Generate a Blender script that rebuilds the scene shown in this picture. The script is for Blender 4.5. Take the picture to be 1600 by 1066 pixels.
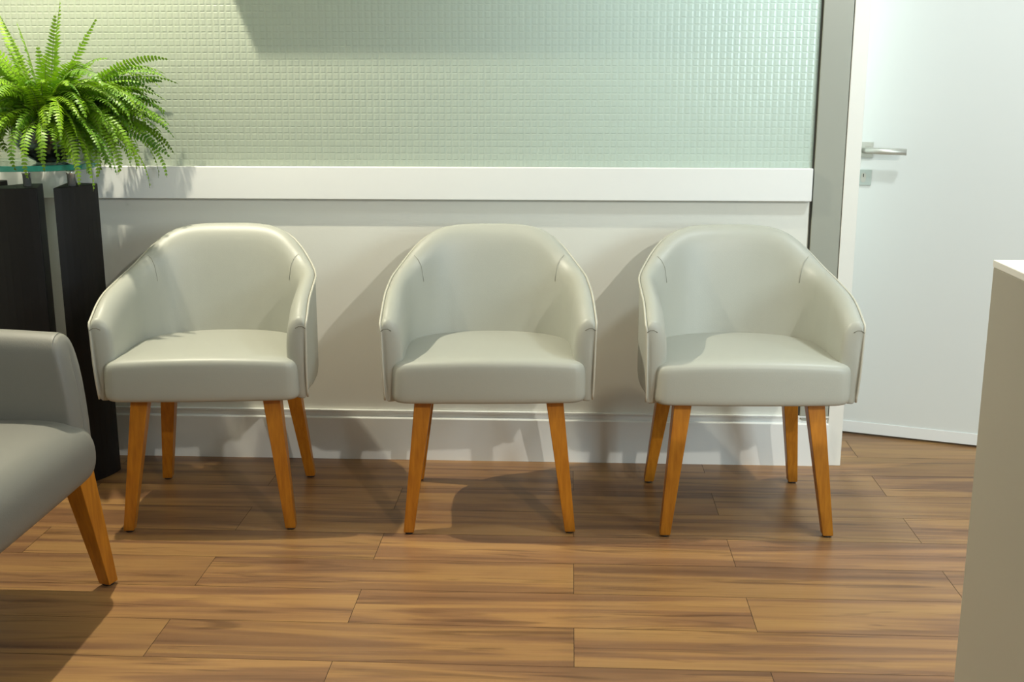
import bpy, bmesh, math, random
import numpy as np
from mathutils import Vector, Matrix
random.seed(7)
for o in list(bpy.data.objects): bpy.data.objects.remove(o)
sc = bpy.context.scene
COL = sc.collection
PI = math.pi
R = math.radians

# ------------------------------------------------------------------ camera
cam_d = bpy.data.cameras.new('camera'); cam = bpy.data.objects.new('camera', cam_d); COL.objects.link(cam)
cam_d.sensor_width = 36.0; cam_d.sensor_fit = 'HORIZONTAL'; cam_d.lens = 36.0*1800/1600
cam_d.clip_start = 0.02
cam.location = (0, -3.757, 1.3)
cam.rotation_mode = 'XYZ'
cam.rotation_euler = (R(90-13.2), R(0.04), R(2.86))
sc.camera = cam

# ------------------------------------------------------------------ light
sc.view_settings.view_transform = 'Standard'; sc.view_settings.look = 'None'
sc.view_settings.gamma = 1.0; sc.view_settings.use_curve_mapping = False
sc.view_settings.exposure = 0.17
w = bpy.data.worlds.new('world'); sc.world = w; w.use_nodes = True
bg = w.node_tree.nodes['Background']; bg.inputs[0].default_value = (0.90, 0.97, 1.0, 1); bg.inputs[1].default_value = 0.19

def spot(name, loc, target, energy, color, radius=0.03, angle=120, blend=0.6):
    d = bpy.data.lights.new(name, 'SPOT'); d.energy = energy; d.color = color
    d.shadow_soft_size = radius; d.spot_size = R(angle); d.spot_blend = blend
    o = bpy.data.objects.new(name, d); COL.objects.link(o); o.location = loc
    o.rotation_euler = (Vector(target)-Vector(loc)).to_track_quat('-Z', 'Y').to_euler()
    return o
def area(name, loc, target, energy, color, sx, sy):
    d = bpy.data.lights.new(name, 'AREA'); d.shape = 'RECTANGLE'; d.size = sx; d.size_y = sy
    d.energy = energy; d.color = color
    o = bpy.data.objects.new(name, d); COL.objects.link(o); o.location = loc
    o.rotation_euler = (Vector(target)-Vector(loc)).to_track_quat('-Z', 'Y').to_euler()
    return o
WARM = (1.0, 0.93, 0.73)
spot('downlight_left', (-1.5, -0.5, 2.6), (-1.1, -0.7, 0), 178, WARM, 0.018, 140, 0.8)
spot('downlight_right', (1.8, -4.6, 2.6), (0.75, 0.0, 0.6), 250, (1.0, 0.95, 0.84), 0.04, 74, 1.0)
area('window_daylight', (3.3, -3.9, 1.7), (0.4, 0.0, 0.9), 72, (0.78, 0.95, 1.0), 1.1, 1.3)
spot('downlight_door', (1.35, -0.9, 2.6), (1.0, -0.3, 0), 100, (0.86, 0.97, 1.0), 0.10, 150, 1.0)
spot('front_floor_fill', (0.75, -2.2, 2.6), (0.62, -1.75, 0), 56, (1.0, 0.88, 0.66), 0.06, 84, 1.0)  # unseen fill, added to warm and brighten the front floor
spot('pane_backlight', (0.85, 1.12, 2.0), (0.42, 0.0, 1.35), 210, (0.80, 0.95, 1.0), 0.12, 88, 1.0)  # unseen spot added behind the pane to brighten its right side

# ------------------------------------------------------------------ materials
def nmat(name):
    m = bpy.data.materials.new(name); m.use_nodes = True
    nt = m.node_tree; return m, nt, nt.nodes['Principled BSDF']
def N(nt, typ, **kw):
    n = nt.nodes.new(typ)
    for k, v in kw.items(): setattr(n, k, v)
    return n
def setin(n, **kw):
    for k, v in kw.items(): n.inputs[k.replace('_', ' ')].default_value = v
def plain(name, col, rough=0.5, metal=0.0, bump=0.0, bscale=200, var=0.0, spec=0.5):
    m, nt, p = nmat(name)
    setin(p, Roughness=rough, Metallic=metal); p.inputs['Specular IOR Level'].default_value = spec
    tc = N(nt, 'ShaderNodeTexCoord'); no = N(nt, 'ShaderNodeTexNoise'); no.inputs['Scale'].default_value = bscale
    nt.links.new(tc.outputs['Object'], no.inputs['Vector'])
    n2 = N(nt, 'ShaderNodeTexNoise'); n2.inputs['Scale'].default_value = 3.0
    nt.links.new(tc.outputs['Object'], n2.inputs['Vector'])
    mx = N(nt, 'ShaderNodeMix', data_type='RGBA')
    mx.inputs['A'].default_value = (*[c*(1-var) for c in col], 1); mx.inputs['B'].default_value = (*[min(1, c*(1+var)) for c in col], 1)
    nt.links.new(n2.outputs['Fac'], mx.inputs['Factor']); nt.links.new(mx.outputs['Result'], p.inputs['Base Color'])
    if bump:
        b = N(nt, 'ShaderNodeBump'); b.inputs['Strength'].default_value = bump; b.inputs['Distance'].default_value = 0.001
        nt.links.new(no.outputs['Fac'], b.inputs['Height']); nt.links.new(b.outputs['Normal'], p.inputs['Normal'])
    return m
LEATHER = plain('pale_leatherette', (0.395, 0.400, 0.350), 0.42, bump=0.25, bscale=450, var=0.02)
PIPING = plain('pale_piping', (0.50, 0.485, 0.41), 0.42, var=0.02)
SEAM = plain('dark_thread', (0.17, 0.165, 0.13), 0.7)
SEAMB = plain('tone_thread', (0.30, 0.30, 0.26), 0.6)
GREY = plain('grey_leatherette', (0.20, 0.195, 0.172), 0.5, bump=0.3, bscale=400, var=0.03)
WALLM = plain('warm_white_wall_paint', (0.73, 0.73, 0.665), 0.6, bump=0.15, bscale=120, var=0.01)
TRIMM = plain('white_lacquer_trim', (0.80, 0.81, 0.79), 0.35, var=0.01)
JAMBM = plain('ivory_jamb_paint', (0.76, 0.755, 0.70), 0.4, var=0.01)
POSTM = plain('grey_green_post_enamel', (0.34, 0.35, 0.30), 0.25, var=0.03)
DOORM = plain('white_door_lacquer', (0.70, 0.72, 0.69), 0.35, var=0.01)
GAPM = plain('dark_gap', (0.05, 0.05, 0.04), 0.9)
BLACKW = plain('black_stained_wood', (0.008, 0.007, 0.007), 0.55, bump=0.2, bscale=60, var=0.2, spec=0.3)
CHROME = plain('polished_steel', (0.78, 0.77, 0.75), 0.25, metal=0.75)
NICKEL = plain('satin_nickel', (0.56, 0.56, 0.50), 0.4, metal=0.6)
RUBBER = plain('black_glide', (0.02, 0.02, 0.02), 0.6)
COUNTM = plain('beige_counter_laminate', (0.42, 0.393, 0.332), 0.5, var=0.01)
COUNTT = plain('white_counter_top', (0.88, 0.87, 0.84), 0.3, var=0.01)
BOWLM = plain('dark_mirror_bowl', (0.10, 0.11, 0.105), 0.10, metal=0.8)
SOILM = plain('dark_soil', (0.03, 0.022, 0.014), 0.9, bump=1, bscale=80)
CASTERM = plain('white_plastic', (0.8, 0.8, 0.78), 0.4)
CEILM = plain('white_ceiling_paint', (0.82, 0.82, 0.80), 0.7)
STEMM = plain('fern_stalk', (0.16, 0.22, 0.05), 0.5)

def glass_mat():
    m, nt, p = nmat('green_edged_glass')
    setin(p, Roughness=0.02, IOR=1.5); p.inputs['Transmission Weight'].default_value = 1.0
    p.inputs['Base Color'].default_value = (0.62, 0.93, 0.84, 1)
    return m
GLASS = glass_mat()
def rim_mat():
    m, nt, p = nmat('sea_green_glass_edge')
    setin(p, Roughness=0.08, IOR=1.5); p.inputs['Transmission Weight'].default_value = 0.35
    p.inputs['Base Color'].default_value = (0.05, 0.36, 0.28, 1)
    return m
RIM = rim_mat()

def pane_mat():
    m, nt, p = nmat('pressed_square_pattern_glass')
    setin(p, Roughness=0.16, IOR=1.5)
    p.inputs['Base Color'].default_value = (0.50, 0.545, 0.44, 1)
    p.inputs['Specular IOR Level'].default_value = 0.6
    tc = N(nt, 'ShaderNodeTexCoord'); sp = N(nt, 'ShaderNodeSeparateXYZ'); nt.links.new(tc.outputs['Object'], sp.inputs[0])
    def ab(out):
        a = N(nt, 'ShaderNodeMath', operation='DIVIDE'); nt.links.new(out, a.inputs[0]); a.inputs[1].default_value = 0.0212
        f = N(nt, 'ShaderNodeMath', operation='FRACT'); nt.links.new(a.outputs[0], f.inputs[0])
        s = N(nt, 'ShaderNodeMath', operation='SUBTRACT'); nt.links.new(f.outputs[0], s.inputs[0]); s.inputs[1].default_value = 0.5
        b = N(nt, 'ShaderNodeMath', operation='ABSOLUTE'); nt.links.new(s.outputs[0], b.inputs[0]); return b.outputs[0]
    u, v = ab(sp.outputs['X']), ab(sp.outputs['Z'])
    def bev(o_, lo):
        m_ = N(nt, 'ShaderNodeMapRange', interpolation_type='SMOOTHSTEP'); nt.links.new(o_, m_.inputs['Value'])
        m_.inputs['From Min'].default_value = lo; m_.inputs['From Max'].default_value = 0.47
        m_.inputs['To Min'].default_value = 1; m_.inputs['To Max'].default_value = 0; return m_.outputs[0]
    mr = N(nt, 'ShaderNodeMath', operation='MULTIPLY'); nt.links.new(bev(u, 0.18), mr.inputs[0]); nt.links.new(bev(v, 0.345), mr.inputs[1])
    b = N(nt, 'ShaderNodeBump'); b.inputs['Strength'].default_value = 0.75; b.inputs['Distance'].default_value = 0.0013
    nt.links.new(mr.outputs[0], b.inputs['Height']); nt.links.new(b.outputs['Normal'], p.inputs['Normal'])
    tr = N(nt, 'ShaderNodeBsdfTranslucent'); tr.inputs[0].default_value = (0.76, 0.84, 0.83, 1); nt.links.new(b.outputs['Normal'], tr.inputs['Normal'])
    mx = N(nt, 'ShaderNodeAddShader'); out = nt.nodes['Material Output']
    ms = N(nt, 'ShaderNodeMixShader'); ms.inputs[0].default_value = 0.38
    nt.links.new(p.outputs[0], ms.inputs[1]); nt.links.new(tr.outputs[0], ms.inputs[2]); nt.links.new(ms.outputs[0], out.inputs[0]); nt.nodes.remove(mx)
    return m
PANE = pane_mat()

def leg_mat():
    m, nt, p = nmat('honey_oak')
    tc = N(nt, 'ShaderNodeTexCoord'); mp = N(nt, 'ShaderNodeMapping'); mp.inputs['Scale'].default_value = (60, 60, 5)
    nt.links.new(tc.outputs['Object'], mp.inputs[0])
    no = N(nt, 'ShaderNodeTexNoise'); no.inputs['Scale'].default_value = 1.6; no.inputs['Detail'].default_value = 4
    nt.links.new(mp.outputs[0], no.inputs['Vector'])
    cr = N(nt, 'ShaderNodeValToRGB'); nt.links.new(no.outputs['Fac'], cr.inputs[0])
    cr.color_ramp.elements[0].position = 0.3; cr.color_ramp.elements[0].color = (0.38, 0.130, 0.008, 1)
    cr.color_ramp.elements[1].position = 0.7; cr.color_ramp.elements[1].color = (0.54, 0.21, 0.015, 1)
    nt.links.new(cr.outputs[0], p.inputs['Base Color']); setin(p, Roughness=0.38)
    return m
OAK = leg_mat()

def floor_mat():
    m, nt, p = nmat('vinyl_wood_planks')
    at = N(nt, 'ShaderNodeAttribute', attribute_name='plank'); tc = N(nt, 'ShaderNodeTexCoord')
    mul = N(nt, 'ShaderNodeVectorMath', operation='SCALE'); mul.inputs['Scale'].default_value = 23.0
    nt.links.new(at.outputs['Color'], mul.inputs[0])
    add = N(nt, 'ShaderNodeVectorMath', operation='ADD'); nt.links.new(tc.outputs['Object'], add.inputs[0]); nt.links.new(mul.outputs[0], add.inputs[1])
    def noise(sx, sy, det, dist, seed):
        mp = N(nt, 'ShaderNodeMapping'); mp.inputs['Scale'].default_value = (sx, sy, 1); mp.inputs['Location'].default_value = (seed, seed, 0)
        nt.links.new(add.outputs[0], mp.inputs[0])
        no = N(nt, 'ShaderNodeTexNoise'); no.inputs['Scale'].default_value = 1; no.inputs['Detail'].default_value = det
        no.inputs['Distortion'].default_value = dist
        nt.links.new(mp.outputs[0], no.inputs['Vector']); return no.outputs['Fac']
    broad = noise(0.8, 11.5, 4, 1.0, 0); fine = noise(3.0, 100, 3, 0.3, 5); knot = noise(2.2, 30, 2, 1.4, 11)
    cr = N(nt, 'ShaderNodeValToRGB'); nt.links.new(broad, cr.inputs[0])
    e = cr.color_ramp.elements
    e[0].position = 0.30; e[0].color = (0.165, 0.080, 0.038, 1)
    e[1].position = 0.72; e[1].color = (0.395, 0.222, 0.080, 1)
    k = e.new(0.45); k.color = (0.255, 0.130, 0.058, 1); k = e.new(0.55); k.color = (0.355, 0.190, 0.072, 1)
    c2 = N(nt, 'ShaderNodeValToRGB'); nt.links.new(knot, c2.inputs[0]); e = c2.color_ramp.elements
    e[0].position = 0.30; e[0].color = (0.55, 0.52, 0.52, 1); e[1].position = 0.44; e[1].color = (1, 1, 1, 1)
    m1 = N(nt, 'ShaderNodeMix', data_type='RGBA', blend_type='MULTIPLY'); m1.inputs['Factor'].default_value = 0.8
    nt.links.new(cr.outputs[0], m1.inputs['A']); nt.links.new(c2.outputs[0], m1.inputs['B'])
    c3 = N(nt, 'ShaderNodeValToRGB'); nt.links.new(fine, c3.inputs[0]); e = c3.color_ramp.elements
    e[0].position = 0.3; e[0].color = (0.80, 0.80, 0.80, 1); e[1].position = 0.7; e[1].color = (1.12, 1.12, 1.12, 1)
    m2 = N(nt, 'ShaderNodeMix', data_type='RGBA', blend_type='MULTIPLY'); m2.inputs['Factor'].default_value = 0.5
    nt.links.new(m1.outputs['Result'], m2.inputs['A']); nt.links.new(c3.outputs[0], m2.inputs['B'])
    sep = N(nt, 'ShaderNodeSeparateColor'); nt.links.new(at.outputs['Color'], sep.inputs[0])
    mr = N(nt, 'ShaderNodeMapRange'); nt.links.new(sep.outputs['Blue'], mr.inputs['Value']); mr.inputs['To Min'].default_value = 0.84; mr.inputs['To Max'].default_value = 1.14
    m3 = N(nt, 'ShaderNodeVectorMath', operation='SCALE'); nt.links.new(m2.outputs['Result'], m3.inputs[0]); nt.links.new(mr.outputs[0], m3.inputs['Scale'])
    nt.links.new(m3.outputs[0], p.inputs['Base Color'])
    setin(p, Roughness=0.36); p.inputs['Specular IOR Level'].default_value = 0.45
    b = N(nt, 'ShaderNodeBump'); b.inputs['Strength'].default_value = 0.12; b.inputs['Distance'].default_value = 0.001
    nt.links.new(fine, b.inputs['Height']); nt.links.new(b.outputs['Normal'], p.inputs['Normal'])
    return m
FLOORM = floor_mat()

def leaf_mat():
    m, nt, p = nmat('fern_green')
    at = N(nt, 'ShaderNodeAttribute', attribute_name='tint')
    cr = N(nt, 'ShaderNodeValToRGB'); nt.links.new(at.outputs['Fac'], cr.inputs[0]); e = cr.color_ramp.elements
    e[0].position = 0; e[0].color = (0.045, 0.16, 0.006, 1); e[1].position = 1; e[1].color = (0.30, 0.52, 0.014, 1)
    nt.links.new(cr.outputs[0], p.inputs['Base Color']); setin(p, Roughness=0.45)
    tr = N(nt, 'ShaderNodeBsdfTranslucent'); nt.links.new(cr.outputs[0], tr.inputs[0])
    mx = N(nt, 'ShaderNodeMixShader'); mx.inputs[0].default_value = 0.25
    out = nt.nodes['Material Output']
    nt.links.new(p.outputs[0], mx.inputs[1]); nt.links.new(tr.outputs[0], mx.inputs[2]); nt.links.new(mx.outputs[0], out.inputs[0])
    return m
LEAF = leaf_mat()

# ------------------------------------------------------------------ helpers
def obj(name, bm, mat, parent=None, smooth=True, bevel=0, subsurf=0, angle=40):
    me = bpy.data.meshes.new(name)
    bmesh.ops.recalc_face_normals(bm, faces=bm.faces[:])
    bm.to_mesh(me); bm.free()
    for mm in (mat if isinstance(mat, (list, tuple)) else [mat]): me.materials.append(mm)
    o = bpy.data.objects.new(name, me); COL.objects.link(o)
    if parent: o.parent = parent
    if smooth:
        for p in me.polygons: p.use_smooth = True
    if bevel:
        b = o.modifiers.new('bevel', 'BEVEL'); b.width = bevel; b.segments = 3; b.limit_method = 'ANGLE'; b.angle_limit = R(35)
        b.harden_normals = smooth
    if subsurf:
        s = o.modifiers.new('sub', 'SUBSURF'); s.levels = subsurf; s.render_levels = subsurf
    return o
def tag(o, label=None, cat=None, group=None, kind=None):
    if label: o['label'] = label
    if cat: o['category'] = cat
    if group: o['group'] = group
    if kind: o['kind'] = kind
    return o
def thing(name, label, cat, loc=(0, 0, 0), rz=0, group=None):
    o = bpy.data.objects.new(name, None); COL.objects.link(o); o.location = loc; o.rotation_euler = (0, 0, rz)
    o.empty_display_size = 0.1
    return tag(o, label, cat, group)
def box(bm, x0, x1, y0, y1, z0, z1, mi=0):
    v = [bm.verts.new((x, y, z)) for x in (x0, x1) for y in (y0, y1) for z in (z0, z1)]
    for f in ((0, 1, 3, 2), (4, 6, 7, 5), (0, 4, 5, 1), (2, 3, 7, 6), (0, 2, 6, 4), (1, 5, 7, 3)):
        bm.faces.new([v[i] for i in f]).material_index = mi
    return bm
def boxobj(name, b, mat, parent=None, bevel=0.002, smooth=True):
    bm = bmesh.new(); box(bm, *b); return obj(name, bm, mat, parent, smooth=bevel > 0, bevel=bevel)
def struct(o): o['kind'] = 'structure'; return o
def tube(bm, pts, r, seg=8, closed=False):
    pts = [Vector(p) for p in pts]; rings = []; n = len(pts)
    up = None
    for i, p in enumerate(pts):
        a = pts[max(i-1, 0)]; b = pts[min(i+1, n-1)]; t = (b-a).normalized()
        if up is None: up = t.orthogonal().normalized()
        up = (up - t*up.dot(t)).normalized(); s = t.cross(up)
        rr = r[i] if isinstance(r, (list, tuple)) else r
        rings.append([bm.verts.new(p + rr*(math.cos(2*PI*k/seg)*up + math.sin(2*PI*k/seg)*s)) for k in range(seg)])
    for A, B in zip(rings, rings[1:]):
        for k in range(seg): bm.faces.new((A[k], A[(k+1) % seg], B[(k+1) % seg], B[k]))
    bm.faces.new(rings[0][::-1]); bm.faces.new(rings[-1])
def loft(bm, rings, cap=True, mi=0):
    V = [[bm.verts.new(p) for p in r] for r in rings]; n = len(V[0])
    for A, B in zip(V, V[1:]):
        for k in range(n): bm.faces.new((A[k], A[(k+1) % n], B[(k+1) % n], B[k])).material_index = mi
    if cap:
        bm.faces.new(V[0][::-1]).material_index = mi; bm.faces.new(V[-1]).material_index = mi
    return V
def lathe(bm, prof, seg=32, c=(0, 0, 0)):
    loft(bm, [[(c[0]+r*math.cos(2*PI*k/seg), c[1]+r*math.sin(2*PI*k/seg), c[2]+z) for k in range(seg)] for r, z in prof])
def prism(bm, pts, z0, z1):
    loft(bm, [[(x, y, z0) for x, y in pts], [(x, y, z1) for x, y in pts]])
def extrude_x(name, prof, x0, x1, mat, parent=None, bevel=0):
    bm = bmesh.new(); loft(bm, [[(x0, y, z) for y, z in prof], [(x1, y, z) for y, z in prof]])
    return obj(name, bm, mat, parent, smooth=False, bevel=bevel)

# ------------------------------------------------------------------ the room
X0, X1, YB, CEIL = -1.98, 3.4, -6.4, 2.62
# floor: planks .1855 wide and .98 long, staggered in two alternating rows
bm = bmesh.new(); lay = bm.loops.layers.color.new('plank')
rw, PL = 0.1855, 0.982
r0 = -0.11
rows = range(-7, 35)
for k in rows:
    ya, yb = r0 - rw*(k+1), r0 - rw*k            # k even: joints at .02 ; k odd: joints at .455
    st = 0.021 if k % 2 == 0 else 0.457
    for j in range(-4, 6):
        xa, xb = st + PL*j, st + PL*(j+1)
        if xb < X0-0.1 or xa > X1+0.5: continue
        g = 0.0007
        vs = [bm.verts.new(c) for c in ((xa+g, ya+g, 0), (xb-g, ya+g, 0), (xb-g, yb-g, 0), (xa+g, yb-g, 0))]
        f = bm.faces.new(vs); c = (random.random(), random.random(), random.random(), 1)
        for l in f.loops: l[lay] = c
x_a, x_b, y_a, y_b = X0-0.1, X1+0.6, YB-0.1, 1.3
f = bm.faces.new([bm.verts.new(c) for c in ((x_a, y_a, -0.0015), (x_b, y_a, -0.0015), (x_b, y_b, -0.0015), (x_a, y_b, -0.0015))]); f.material_index = 1
for l in f.loops: l[lay] = (0.5, 0.5, 0.5, 1)
SEAMF = plain('plank_seam', (0.075, 0.045, 0.025), 0.7)
struct(obj('floor', bm, [FLOORM, SEAMF], smooth=False))

XJ = 0.922       # left reveal of the doorway
XH = 1.748       # right reveal
RT, RB = 0.997, 0.892
# back wall with the pane opening and the doorway
bm = bmesh.new()
box(bm, X0, XJ-0.001, 0.0, 0.10, 0.0, RB+0.03)
box(bm, 0.776, XJ-0.001, 0.0, 0.10, RB+0.03, 2.12)
box(bm, X0, XH, 0.0, 0.10, 2.12, CEIL)
box(bm, XH, X1, 0.0, 0.10, 0.0, CEIL)
struct(obj('wall_back', bm, WALLM, smooth=False))
bm = bmesh.new(); box(bm, X0-0.1, X0, YB, 1.3, 0, CEIL); struct(obj('wall_left', bm, WALLM, smooth=False))
bm = bmesh.new(); box(bm, X0-0.1, X1+0.1, YB, 1.3, CEIL, CEIL+0.1); struct(obj('ceiling', bm, CEILM, smooth=False))
bm = bmesh.new(); box(bm, X0, X1, 1.2, 1.3, 0, CEIL); struct(obj('wall_corridor', bm, WALLM, smooth=False))

# textured glass partition above the rail
win = thing('window_1', None, None, (-0.6, 0.02, 1.5)); win['kind'] = 'structure'
bm = bmesh.new(); box(bm, X0, 0.775, 0.004, 0.012, RT-0.03, 2.118)
pn = obj('window_pane', bm, PANE, None, smooth=False); pn.parent = win; pn.matrix_parent_inverse = Matrix.Translation((0.6, -0.02, -1.5))
bm = bmesh.new(); box(bm, X0, 0.7725, -0.026, 0.004, RB, RT); 
struct(obj('trim_1', bm, TRIMM, smooth=True, bevel=0.0025))
struct(extrude_x('baseboard_back', [(0.0, 0.0), (0.0, 0.172), (-0.013, 0.172), (-0.013, 0.168), (-0.007, 0.163), (-0.006, 0.149), (-0.020, 0.147), (-0.021, 0.145), (-0.021, 0.0)], X0, 0.8733, TRIMM))
# dark strip coloured as the shadow of a gap, grey post with rounded foot, ivory jamb
bm = bmesh.new(); box(bm, 0.7728, 0.779, -0.004, 0.0, 0.172, 2.3); struct(obj('gap_shadow_strip', bm, GAPM, smooth=False))
def rounded_rect(x0, x1, z0, z1, r, top=False):
    p = []
    for cx, cz, a0 in ((x1-r, z0+r, -90),): p += [(cx+r*math.cos(R(a)), cz+r*math.sin(R(a))) for a in range(-90, 1, 15)]
    p += [(x1, z1), (x0, z1)]
    p += [(x0+r+r*math.cos(R(a)), z0+r+r*math.sin(R(a))) for a in range(180, 271, 15)]
    return p
bm = bmesh.new(); pts = rounded_rect(0.7785, 0.8715, 0.156, 2.3, 0.014)
loft(bm, [[(x, 0.0, z) for x, z in pts], [(x, -0.012, z) for x, z in pts]])
struct(obj('trim_3', bm, POSTM, smooth=True, bevel=0.0025))
bm = bmesh.new(); box(bm, 0.8735, XJ, -0.014, 0.112, 0.0, 2.14); box(bm, XH, XH+0.05, -0.014, 0.112, 0.0, 2.14); box(bm, 0.8735, XH+0.05, -0.014, 0.112, 2.10, 2.16)
struct(obj('trim_4', bm, JAMBM, smooth=True, bevel=0.002))

# door leaf, ajar into the corridor
hx, hy = XH-0.004, 0.106
ang = math.atan2(0.351-0.201, 1.446-1.005)         # leaf runs from the hinge to the left and away
d1 = bpy.data.objects.new('door_1', None); COL.objects.link(d1); d1['kind'] = 'structure'
d1.location = (hx, hy, 0); d1.rotation_euler = (0, 0, -ang)   # local -x = along the leaf from hinge
bm = bmesh.new(); box(bm, -0.82, 0, 0.0, 0.035, 0.022, 2.09); obj('door_leaf', bm, DOORM, d1, bevel=0.002)
bm = bmesh.new(); box(bm, -0.82, 0, -0.004, 0.0, 0.008, 0.05); obj('door_sweep', bm, TRIMM, d1, bevel=0.001)
hz = 1.033
bm = bmesh.new(); box(bm, -0.785, -0.733, -0.009, 0.0, hz-0.026, hz+0.026)
hd = obj('door_handle', bm, NICKEL, d1, bevel=0.001)
bm = bmesh.new(); tube(bm, [(-0.760, -0.008, hz), (-0.760, -0.050, hz), (-0.757, -0.056, hz), (-0.750, -0.060, hz), (-0.62, -0.060, hz-0.002)], 0.0112, 14)
obj('lever', bm, NICKEL, hd)
lz = hz-0.096
bm = bmesh.new(); box(bm, -0.785, -0.733, -0.007, 0.0, lz-0.027, lz+0.027)
lk = obj('lock_plate', bm, plain('pale_steel', (0.5, 0.56, 0.52), 0.4, metal=0.5), d1, bevel=0.001)
bm = bmesh.new(); kp = rounded_rect(-0.768, -0.751, lz-0.017, lz+0.002, 0.008)
kp = [(-0.7595+0.0085*math.cos(R(a)), (lz+0.008 if a < 180 else lz-0.008)+0.0085*math.sin(R(a))) for a in range(0, 360, 20)]
loft(bm, [[(x, -0.0068, z) for x, z in kp], [(x, -0.0090, z) for x, z in kp]])
cy = obj('lock_cylinder', bm, NICKEL, lk, smooth=False)
bm = bmesh.new(); box(bm, -0.761, -0.758, -0.0094, -0.0089, lz+0.002, lz+0.013); obj('keyhole', bm, GAPM, cy if False else lk, smooth=False)

# invented unit above the frame, added to cast the shadow on the glass
caster = thing('shade_caster', 'unseen white box added high on the wall to cast shade on the glass partition', 'shadow caster', (-0.74, 0.0, 1.846))
bm = bmesh.new(); pf = [(0.004, 0.0), (0.004, 0.30), (-0.17, 0.30), (-0.195, 0.27), (-0.20, 0.06), (-0.20, 0.0)]
loft(bm, [[(-0.464, y, z) for y, z in pf], [(0.46, y, z) for y, z in pf]]); obj('casing', bm, CASTERM, caster, smooth=False, bevel=0.006)
bm = bmesh.new(); box(bm, -0.40, 0.40, -0.19, -0.12, -0.006, 0.002); obj('shade_caster_flap', bm, CASTERM, caster, bevel=0.001)

# ------------------------------------------------------------------ tub chairs
def smooth_arr(a, n=3):
    a = np.array(a, float)
    for _ in range(n):
        b = a.copy(); b[1:-1] = (a[:-2]+2*a[1:-1]+a[2:])/4; a = b
    return a
class Shell:
    """U shaped shell: arms straight back, rounded back; local front is -y."""
    def __init__(s, a, yf, y0, b, ex, zb, hs, inset_back, inset_tip, thick, n=80, ztop=0.8, bottom_curl=0.03, crown=0.006, flare=0.0, belly=0.0):
        s.__dict__.update(a=a, zb=zb, thick=thick, ib=inset_back, it=inset_tip, ztop=ztop, curl=bottom_curl, crown=crown, belly=belly)
        P = [(-a, y) for y in np.linspace(yf, y0, 60)]
        for t in np.linspace(PI, 0, 240)[1:]:
            c, q = math.cos(t), math.sin(t)
            P.append((a*math.copysign(abs(c)**(2/ex), c), y0 + b*abs(q)**(2/ex)))
        P += [(a, y) for y in np.linspace(y0, yf, 60)[1:]]
        P = np.array(P); L = np.r_[0, np.cumsum(np.hypot(*np.diff(P, axis=0).T))]
        ss = np.linspace(0, L[-1], n+1)
        s.P = np.stack([np.interp(ss, L, P[:, 0]), np.interp(ss, L, P[:, 1])], 1)
        T = np.gradient(s.P, axis=0); T /= np.hypot(T[:, 0], T[:, 1])[:, None]
        s.T = T; s.Nrm = np.stack([-T[:, 1], T[:, 0]], 1)      # outward
        for i in range(len(s.P)): s.P[i,0] *= 1+flare*max(0,(y0-s.P[i,1])/(y0-yf))**1.5
        s.u = np.abs(np.linspace(-1, 1, n+1)); s.n = n
        s.h = smooth_arr(np.interp(s.u, [q[0] for q in hs], [q[1] for q in hs]), 7)
    def pt(s, i, d, z, fwd=0.0):
        u = s.u[i]; ins = s.ib + (s.it-s.ib)*min(1, max(0, (u-0.2)/0.6)) - s.belly*math.exp(-((u-0.62)/0.2)**2)
        k = 1-(z-s.zb)/(s.ztop-s.zb); off = ins*k + d
        p = s.P[i] - s.Nrm[i]*off
        sg = -1 if i < s.n/2 else 1
        curl = s.curl*max(0, 1-(z-s.zb)/0.14)**2 * max(0, (u-0.75)/0.25)
        p = p + s.T[i]*sg*(fwd-curl)
        return (p[0], p[1], z)
    def section(s, i, shrink=1.0, drop=0.0, fwd=0.0):
        h, zb, t = s.h[i]-drop, s.zb, s.thick
        c = s.crown
        L = [(0.020, zb), (0.006, zb+0.004), (0.0, zb+0.02), (0, zb+(h-zb)*0.35), (0, zb+(h-zb)*0.7), (0, h-0.035), (0, h-0.012),
             (0.004, h-0.002), (t*0.28, h+c), (t*0.55, h+c*0.6), (t*0.80, h-0.010), (t*0.97, h-0.030), (t*1.04, h-0.065),
             (t*1.06, zb+(h-zb)*0.62), (t*1.0, zb+(h-zb)*0.35), (t*0.95, zb+0.03), (t*0.85, zb)]
        out = []
        for d, z in L:
            dm = t*0.08
            out.append(s.pt(i, dm+(d-dm)*shrink, z, fwd))
        return out
    def mesh(s):
        rings = []
        caps = [(0.06, 0.030, 0.0205), (0.38, 0.020, 0.0205), (0.68, 0.010, 0.0175), (0.88, 0.004, 0.0120), (0.97, 0.001, 0.006)]
        for sh, dr, fw in caps: rings.append(s.section(0, sh, dr, fw))
        for i in range(s.n+1): rings.append(s.section(i))
        for sh, dr, fw in caps[::-1]: rings.append(s.section(s.n, sh, dr, fw))
        bm = bmesh.new(); loft(bm, rings); return bm
    def piping(s, d=-0.0010, dz=-0.006, fw=0.019):
        pts = []
        def down(i):
            h = s.h[i]; return [s.pt(i, d+0.002, z, fw) for z in np.linspace(s.zb+0.006, h-0.03, 14)] + [s.pt(i, d+0.001, h-0.018, fw), s.pt(i, d, h-0.010, fw*0.6)]
        pts += down(0)
        pts += [s.pt(i, d, s.h[i]+dz, 0) for i in range(1, s.n)]
        pts += down(s.n)[::-1]
        return pts

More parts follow.
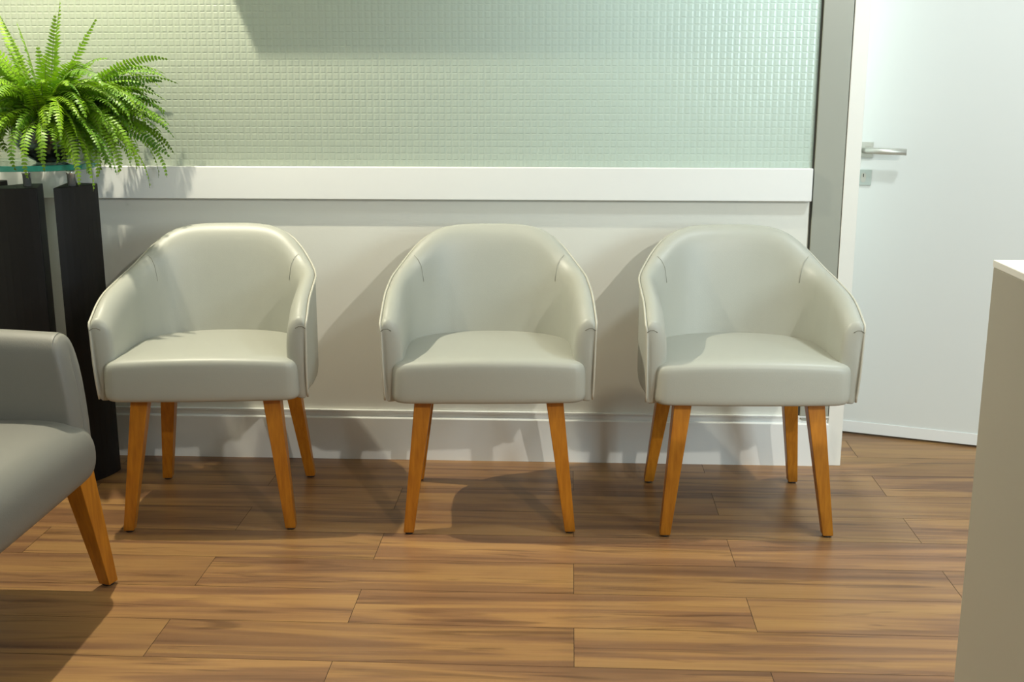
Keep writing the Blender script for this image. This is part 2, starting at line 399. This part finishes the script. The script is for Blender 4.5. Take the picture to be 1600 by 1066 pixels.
def cushion(a, yf, y0, b, ex, layers, cen, crown=0.0, bow=0.008, rc=0.03, n=96, tilt=0):
    P = []
    for x in np.linspace(-a+rc, a-rc, 22): P.append((x, yf-bow*(1-(x/a)**2)))
    P += [(a-rc+rc*math.sin(t), yf+rc-rc*math.cos(t)) for t in np.linspace(0.15, PI/2, 8)]
    P += [(a, y) for y in np.linspace(yf+rc, y0, 10)[1:]]
    for t in np.linspace(0, PI, 40)[1:]:
        c, q = math.cos(t), math.sin(t); P.append((a*math.copysign(abs(c)**(2/ex), c), y0+b*abs(q)**(2/ex)))
    P += [(-a, y) for y in np.linspace(y0, yf+rc, 10)[1:]]
    P += [(-a+rc-rc*math.sin(t), yf+rc-rc*math.cos(t)) for t in np.linspace(PI/2, 0.15, 8)[1:]]
    cx, cyy = cen; rings = []
    yext = max(abs(yf-cyy), abs(y0+b-cyy))
    for d, z in layers:
        fx, fy = 1-d/a, 1-d/yext
        r = []
        for x, y in P:
            X, Y = cx+(x-cx)*fx, cyy+(y-cyy)*fy
            zz = z + (crown*(1-min(1, (X/a)**2)) if z > (layers[0][1]+layers[-1][1])/2 else 0)
            if z > 0.47 and z < 0.6 and tilt: zz += tilt*(-Y/0.24)
            r.append((X, Y, zz))
        rings.append(r)
    bm = bmesh.new(); loft(bm, rings); return bm

def leg_bm(top, bot, wt, wb, z0, z1, rot=0):
    bm = bmesh.new(); rings = []
    for (x, y), w_, z in ((bot, wb*0.90, z0), (bot, wb, z0+0.004), (top, wt, z1)):
        k = 0
        r = []
        for cxx, cyy in ((-1, -1), (1, -1), (1, 1), (-1, 1)):
            c = math.cos(rot); s_ = math.sin(rot)
            r.append((x+(cxx*c-cyy*s_)*w_/2, y+(cxx*s_+cyy*c)*w_/2, z))
        rings.append(r)
    loft(bm, rings); return bm
def glide_bm(bot, wb):
    bm = bmesh.new(); lathe(bm, [(wb*0.36, 0.0), (wb*0.42, 0.0015), (wb*0.42, 0.0062)], 14, (bot[0], bot[1], 0)); return bm

def make_chair():
    t = thing('tub_chair', 'x', 'chair')
    hs = [(0, .827), (.12, .827), (.22, .822), (.31, .800), (.38, .765), (.45, .730), (.53, .707), (.62, .696), (.75, .687), (.86, .675), (.93, .660), (1, .628)]
    sh = Shell(0.294, -0.205, 0.05, 0.245, 2.35, 0.388, hs, 0.062, 0.010, 0.056, flare=0.034, bottom_curl=0.022, belly=0.026)
    obj('backrest', sh.mesh(), LEATHER, t, subsurf=1)
    bm = bmesh.new(); tube(bm, sh.piping(), 0.0032, 8); obj('piping', bm, PIPING, t)
    for i, sg in ((0, -1), (sh.n, 1)):           # seam across each arm tip
        h = sh.h[i]; bm = bmesh.new()
        tube(bm, [sh.pt(i, d, z, fw) for d, z, fw in ((0.0015, h-0.030, 0.0215), (0.010, h-0.024, 0.0205), (0.020, h-0.024, 0.0195), (0.030, h-0.030, 0.0185))], 0.0011, 6)
        obj('arm_seam', bm, SEAM, t)
    for fr in (0.285, 0.715):                    # short seam where the back meets each arm
        i = int(round(sh.n*fr)); h = sh.h[i]; th = sh.thick; bm = bmesh.new()
        tube(bm, [sh.pt(i, d+0.0004, z) for d, z in ((th*0.55, h+0.0040), (th*0.80, h-0.0080), (th*0.97, h-0.028), (th*1.035, h-0.062), (th*1.045, h-0.075))], 0.0006, 6)
        obj('back_seam', bm, SEAMB, t)
    lay = [(0.030, .390), (0.012, .391), (0.003, .397), (0.0, .408), (0.0, .43), (0.0, .470), (0.001, .482), (0.006, .4915), (0.015, .4975), (0.034, .502), (0.08, .504), (0.14, .505), (0.20, .505), (0.255, .505)]
    obj('seat', cushion(0.272, -0.243, 0.05, 0.195, 2.5, lay, (0, -0.03), crown=0.010, tilt=0.010), LEATHER, t, subsurf=1)
    for sx in (-1, 1):
        for sy in (-1, 1):
            top = (sx*0.185, -0.165 if sy < 0 else 0.155); bot = (sx*0.232, sy*0.222)
            l = obj('leg', leg_bm(top, bot, 0.050, 0.030, 0.005, 0.402), OAK, t, bevel=0.002)
            obj('glide', glide_bm(bot, 0.030), RUBBER, l)
    return t
def children(o): return [c for c in bpy.data.objects if c.parent == o]
def copy_tree(o, parent=None):
    c = o.copy(); COL.objects.link(c)
    if parent: c.parent = parent
    for ch in children(o): copy_tree(ch, c)
    return c
base = make_chair()
spots = [(-1.053, -0.443, 5.2, 'pale tub chair with fern shadow on its back, nearest the black plant stand'),
         (-0.235, -0.424, 3.5, 'pale tub chair standing in the middle between two matching chairs'),
         (0.506, -0.413, 2.2, 'pale tub chair nearest the grey post and the white door')]
for i, (x, y, a, lab) in enumerate(spots):
    o = base if i == 0 else copy_tree(base)
    o.location = (x, y, 0); o.rotation_euler = (0, 0, R(a)); o['label'] = lab; o['group'] = 'pale tub chairs in a row along the wall'

# ------------------------------------------------------------------ grey armchair, facing right
ar = thing('armchair', 'grey rounded armchair with honey wooden legs cut off at the left edge', 'armchair', (-1.19-0.34, -1.40, 0), R(90))
W2 = 0.40
ashell = Shell(W2, -0.305, 0.16, 0.19, 3.2, 0.305, [(0, .80), (.2, .80), (.32, .78), (.42, .70), (.5, .685), (.8, .682), (1, .672)], 0.03, 0.004, 0.105, ztop=0.68, bottom_curl=0.0, crown=0.004)
def asec(self, i, shrink=1.0, drop=0.0, fwd=0.0):
    h, zb, t = self.h[i]-drop, self.zb, self.thick
    L = [(0.030, zb), (0.010, zb+0.006), (0.0, zb+0.03), (0, zb+(h-zb)*0.35), (0.0, zb+(h-zb)*0.7), (0.004, h-0.05), (0.012, h-0.022),
         (0.026, h-0.006), (t*0.42, h), (t*0.62, h-0.001), (t*0.82, h-0.010), (t*0.94, h-0.028), (t*1.0, h-0.06),
         (t*1.0, zb+(h-zb)*0.6), (t*1.0, zb+(h-zb)*0.35), (t*0.95, zb+0.03), (t*0.85, zb)]
    return [self.pt(i, t*0.5+(d-t*0.5)*shrink, z, fwd-(0.035*max(0, (z-0.45)/0.23)**1.6 if abs(self.u[i]-1) < 0.02 else 0)) for d, z in L]
ashell.section = asec.__get__(ashell)
obj('backrest', ashell.mesh(), GREY, ar, subsurf=1)
lay = [(0.06, .300), (0.035, .300), (0.016, .306), (0.004, .325), (0.0, .35), (0.0, .38), (0.005, .405), (0.018, .430), (0.040, .450), (0.07, .460), (0.12, .465), (0.20, .468), (0.27, .469)]
obj('seat', cushion(0.392, -0.352, 0.1, 0.18, 3.0, lay, (0, -0.04), crown=0.006, bow=0.002, rc=0.075), GREY, ar, subsurf=1)
for sx in (-1, 1):
    for sy in (-1, 1):
        top = (sx*0.322, sy*0.300); bot = (sx*0.362, sy*0.342)
        l = obj('leg', leg_bm(top, bot, 0.060, 0.034, 0.005, 0.33, rot=R(16)*(sx*sy)), OAK, ar, bevel=0.002)
        obj('glide', glide_bm(bot, 0.034), RUBBER, l)

# ------------------------------------------------------------------ plant stand, bowl, fern
SX, SY = -1.72, -0.215
st = thing('plant_stand', 'tall black wooden plant stand with rounded green-edged glass top', 'plant stand', (SX, SY, 0))
def column(pts, posts):
    pts = [(x-SX, y-SY) for x, y in pts]
    # round the outer faces a little
    bm = bmesh.new(); prism(bm, pts, 0.0, 0.955)
    c = obj('column', bm, BLACKW, st, smooth=False, bevel=0.003)
    for x, y in posts:
        bm = bmesh.new(); lathe(bm, [(0.012, 0.0), (0.012, 0.036), (0.0138, 0.037), (0.0138, 0.047), (0.012, 0.048), (0.012, 0.0525)], 20, (x-SX, y-SY, 0.955))
        obj('standoff', bm, CHROME, c)
def arc(p0, p1, bulge, n=9):
    p0, p1 = Vector(p0), Vector(p1); d = p1-p0; nn = Vector((d.y, -d.x)).normalized()
    return [tuple(p0+d*t+nn*bulge*4*t*(1-t)) for t in np.linspace(0, 1, n)]
column(arc((-1.565, -0.325), (-1.492, -0.165), 0.018) + [(-1.60, -0.14)], ((-1.537, -0.255), (-1.572, -0.165)))
column(arc((-1.800, -0.335), (-1.615, -0.325), 0.016) + [(-1.665, -0.175), (-1.72, -0.19)], ((-1.672, -0.265), (-1.695, -0.215)))
column([(-1.93, -0.19), (-1.90, -0.27), (-1.84, -0.21), (-1.83, -0.07)] + arc((-1.86, -0.06), (-1.93, -0.13), 0.0, 3), ((-1.86, -0.16),))
bm = bmesh.new(); seg = 96
def ring(d, z):
    r = []
    for k in range(seg):
        t = 2*PI*k/seg; c, q = math.cos(t), math.sin(t)
        r.append(((0.242-d)*math.copysign(abs(c)**(2/2.5), c), (0.165-d)*math.copysign(abs(q)**(2/2.5), q), z))
    return r
top = [ring(d, z) for d, z in ((0.0015, 1.0075), (0, 1.009), (0, 1.0235), (0.0015, 1.025))]
V = loft(bm, top)
for f in bm.faces:
    if len(f.verts) == 4: f.material_index = 1
obj('glass_top', bm, [GLASS, RIM], st, smooth=False)

FX, FY, FZ = -1.618, -0.205, 1.0256
fern = thing('potted_fern', 'bright green fern with arching fronds in a dark round bowl', 'plant', (FX, FY, FZ))
bm = bmesh.new()
prof = [(0.002, 0.0), (0.045, 0.0)] + [(0.108*math.sin(t), 0.098-0.105*math.cos(t)) for t in np.linspace(0.42, 2.25, 22)]
prof += [(r-0.005, z-0.001) for r, z in prof[::-1][:12]]
lathe(bm, prof, 48); obj('bowl', bm, BOWLM, fern)
bm = bmesh.new(); lathe(bm, [(0.002, 0.09), (0.098, 0.09), (0.096, 0.125), (0.05, 0.135), (0.002, 0.137)], 32); obj('soil', bm, SOILM, fern)

fb = bmesh.new(); tl = fb.loops.layers.float_color.new('tint') if False else fb.verts.layers.float.new('tint')
sb = bmesh.new()
WALL_Y = -0.012-FY
def frond(az, el, length, droop, base_r, tint, wid=0.021, lift=0.0):
    n = max(20, int(length/0.0108)); p = Vector((base_r*math.cos(az), base_r*math.sin(az), 0.135+lift)); e = el
    pts = [p.copy()]; wob = random.uniform(-0.35, 0.35); azc = az
    for i in range(n):
        t = i/n; e -= droop*(0.35+1.3*t)/n; azc += wob/n
        d = Vector((math.cos(azc)*math.cos(e), math.sin(azc)*math.cos(e), math.sin(e)))
        p = p + d*length/n
        if p.y > WALL_Y-0.02: p.y = WALL_Y-0.02
        if p.x+FX < SX+0.262 and p.y+FY > SY-0.185 and p.z < 0.012: p.z = 0.012
        pts.append(p.copy())
    tube(sb, pts[::3]+[pts[-1]], [0.0017*(1-0.7*i/(len(pts[::3]))) for i in range(len(pts[::3])+1)], 4)
    roll = random.uniform(-0.9, 0.9)
    for i in range(3, n):
        t = i/n; T = (pts[i+1]-pts[i-1]).normalized() if i < n else (pts[i]-pts[i-1]).normalized()
        S = T.cross(Vector((0, 0, 1)));
        if S.length < 0.05: S = Vector((-math.sin(az), math.cos(az), 0))
        S.normalize(); U = S.cross(T).normalized()
        S2 = (S*math.cos(roll)+U*math.sin(roll)).normalized(); U2 = S2.cross(T).normalized()
        L = wid*(min(1, (t/0.22))**0.6)*(1-max(0, (t-0.35)/0.65)**1.5*0.93)+0.0015
        wl = length/n*0.78
        for sg in (-1, 1):
            jit = random.uniform(-0.12, 0.12)
            D = (S2*sg + T*(0.28+jit*0.6) - U2*(0.10+random.uniform(-.1, .35))).normalized()
            b = pts[i]; q = T
            vs = [b - q*wl*0.30, b + D*L*0.45 - q*wl*0.50, b + D*L + q*wl*0.10 - U2*L*0.12, b + D*L*0.55 + q*wl*0.48, b + q*wl*0.45]
            # keep the leaflets in front of the glass
            vv = []
            tt = min(1, max(0, tint + random.uniform(-0.12, 0.12)))
            for c in vs:
                if c.y > WALL_Y-0.003: c = Vector((c.x, WALL_Y-0.003, c.z))
                v = fb.verts.new(c); v[tl] = tt; vv.append(v)
            fb.faces.new((vv[0], vv[1], vv[3], vv[4])); fb.faces.new((vv[1], vv[2], vv[3]))
WF = 1.0
rnd = random.Random(11)
for k in range(150):
    az = rnd.uniform(0, 2*PI); u = rnd.random()
    el = R(80-72*u**0.8+rnd.uniform(-8, 8)); L = rnd.uniform(0.17, 0.30)
    if math.sin(az) > 0.2: L *= 0.70
    droop = rnd.uniform(1.1, 2.5)*(0.7+0.6*u)
    frond(az, el, L, droop, rnd.uniform(0.005, 0.07), rnd.uniform(0.1, 0.9), wid=rnd.uniform(0.024, 0.033)*WF, lift=rnd.uniform(-0.02, 0.03))
for k in range(84):                                   # the heavy side that leans to the right
    az = rnd.uniform(-1.0, 0.22); u = rnd.random()
    frond(az, R(58-66*u), rnd.uniform(0.24, 0.40), rnd.uniform(0.9, 2.2), rnd.uniform(0.01, 0.08), rnd.uniform(0.1, 0.8), wid=rnd.uniform(0.025, 0.034)*WF, lift=rnd.uniform(-0.02, 0.04))
for k in range(34):                                   # close along the wall, their shade falls on the rail
    az = rnd.uniform(0.02, 0.5); u = rnd.random()
    frond(az, R(55-60*u), rnd.uniform(0.24, 0.36), rnd.uniform(0.8, 1.7), rnd.uniform(0.03, 0.09), rnd.uniform(0.05, 0.6), wid=rnd.uniform(0.024, 0.032), lift=rnd.uniform(-0.02, 0.03))
# the tall upright fronds
for az, el, L, dr, ti in ((-0.3, 80, .355, .12, .8), (-0.6, 77, .32, .15, .6), (0.0, 66, .34, .2, .7), (2.9, 70, .36, .3, .7), (3.0, 76, .34, .25, .6), (3.3, 66, .36, .4, .6), (-2.6, 76, .24, .3, .6), (3.1, 60, .36, .5, .8), (2.6, 80, .30, .3, .5), (-1.2, 84, .22, .2, .7), (-0.2, 58, .24, .6, .8)):
    frond(az, R(el), L, dr, 0.015, ti, wid=0.030)
for az in (-1.9, -1.45, -1.1, -0.8, -2.3, -2.7, -1.65, -1.25):
    frond(az, R(rnd.uniform(0, 25)), rnd.uniform(.22, .30), 2.3, 0.075, rnd.uniform(.3, .8), wid=0.021)
fo = obj('foliage', fb, LEAF, fern, smooth=False)
obj('stalks', sb, STEMM, fo)

# ------------------------------------------------------------------ reception counter
CX, CY = 0.691, -1.864
rc = thing('reception_counter', 'beige reception counter with white top at the right edge', 'counter', (CX, CY, 0))
bm = bmesh.new(); box(bm, 0.0, 0.62, -1.6, 0.0, 0.0, 0.988); obj('body', bm, COUNTM, rc, bevel=0.002)
bm = bmesh.new(); box(bm, -0.001, 0.621, -1.601, 0.001, 0.988, 1.0); obj('countertop', bm, COUNTT, rc, bevel=0.0015)
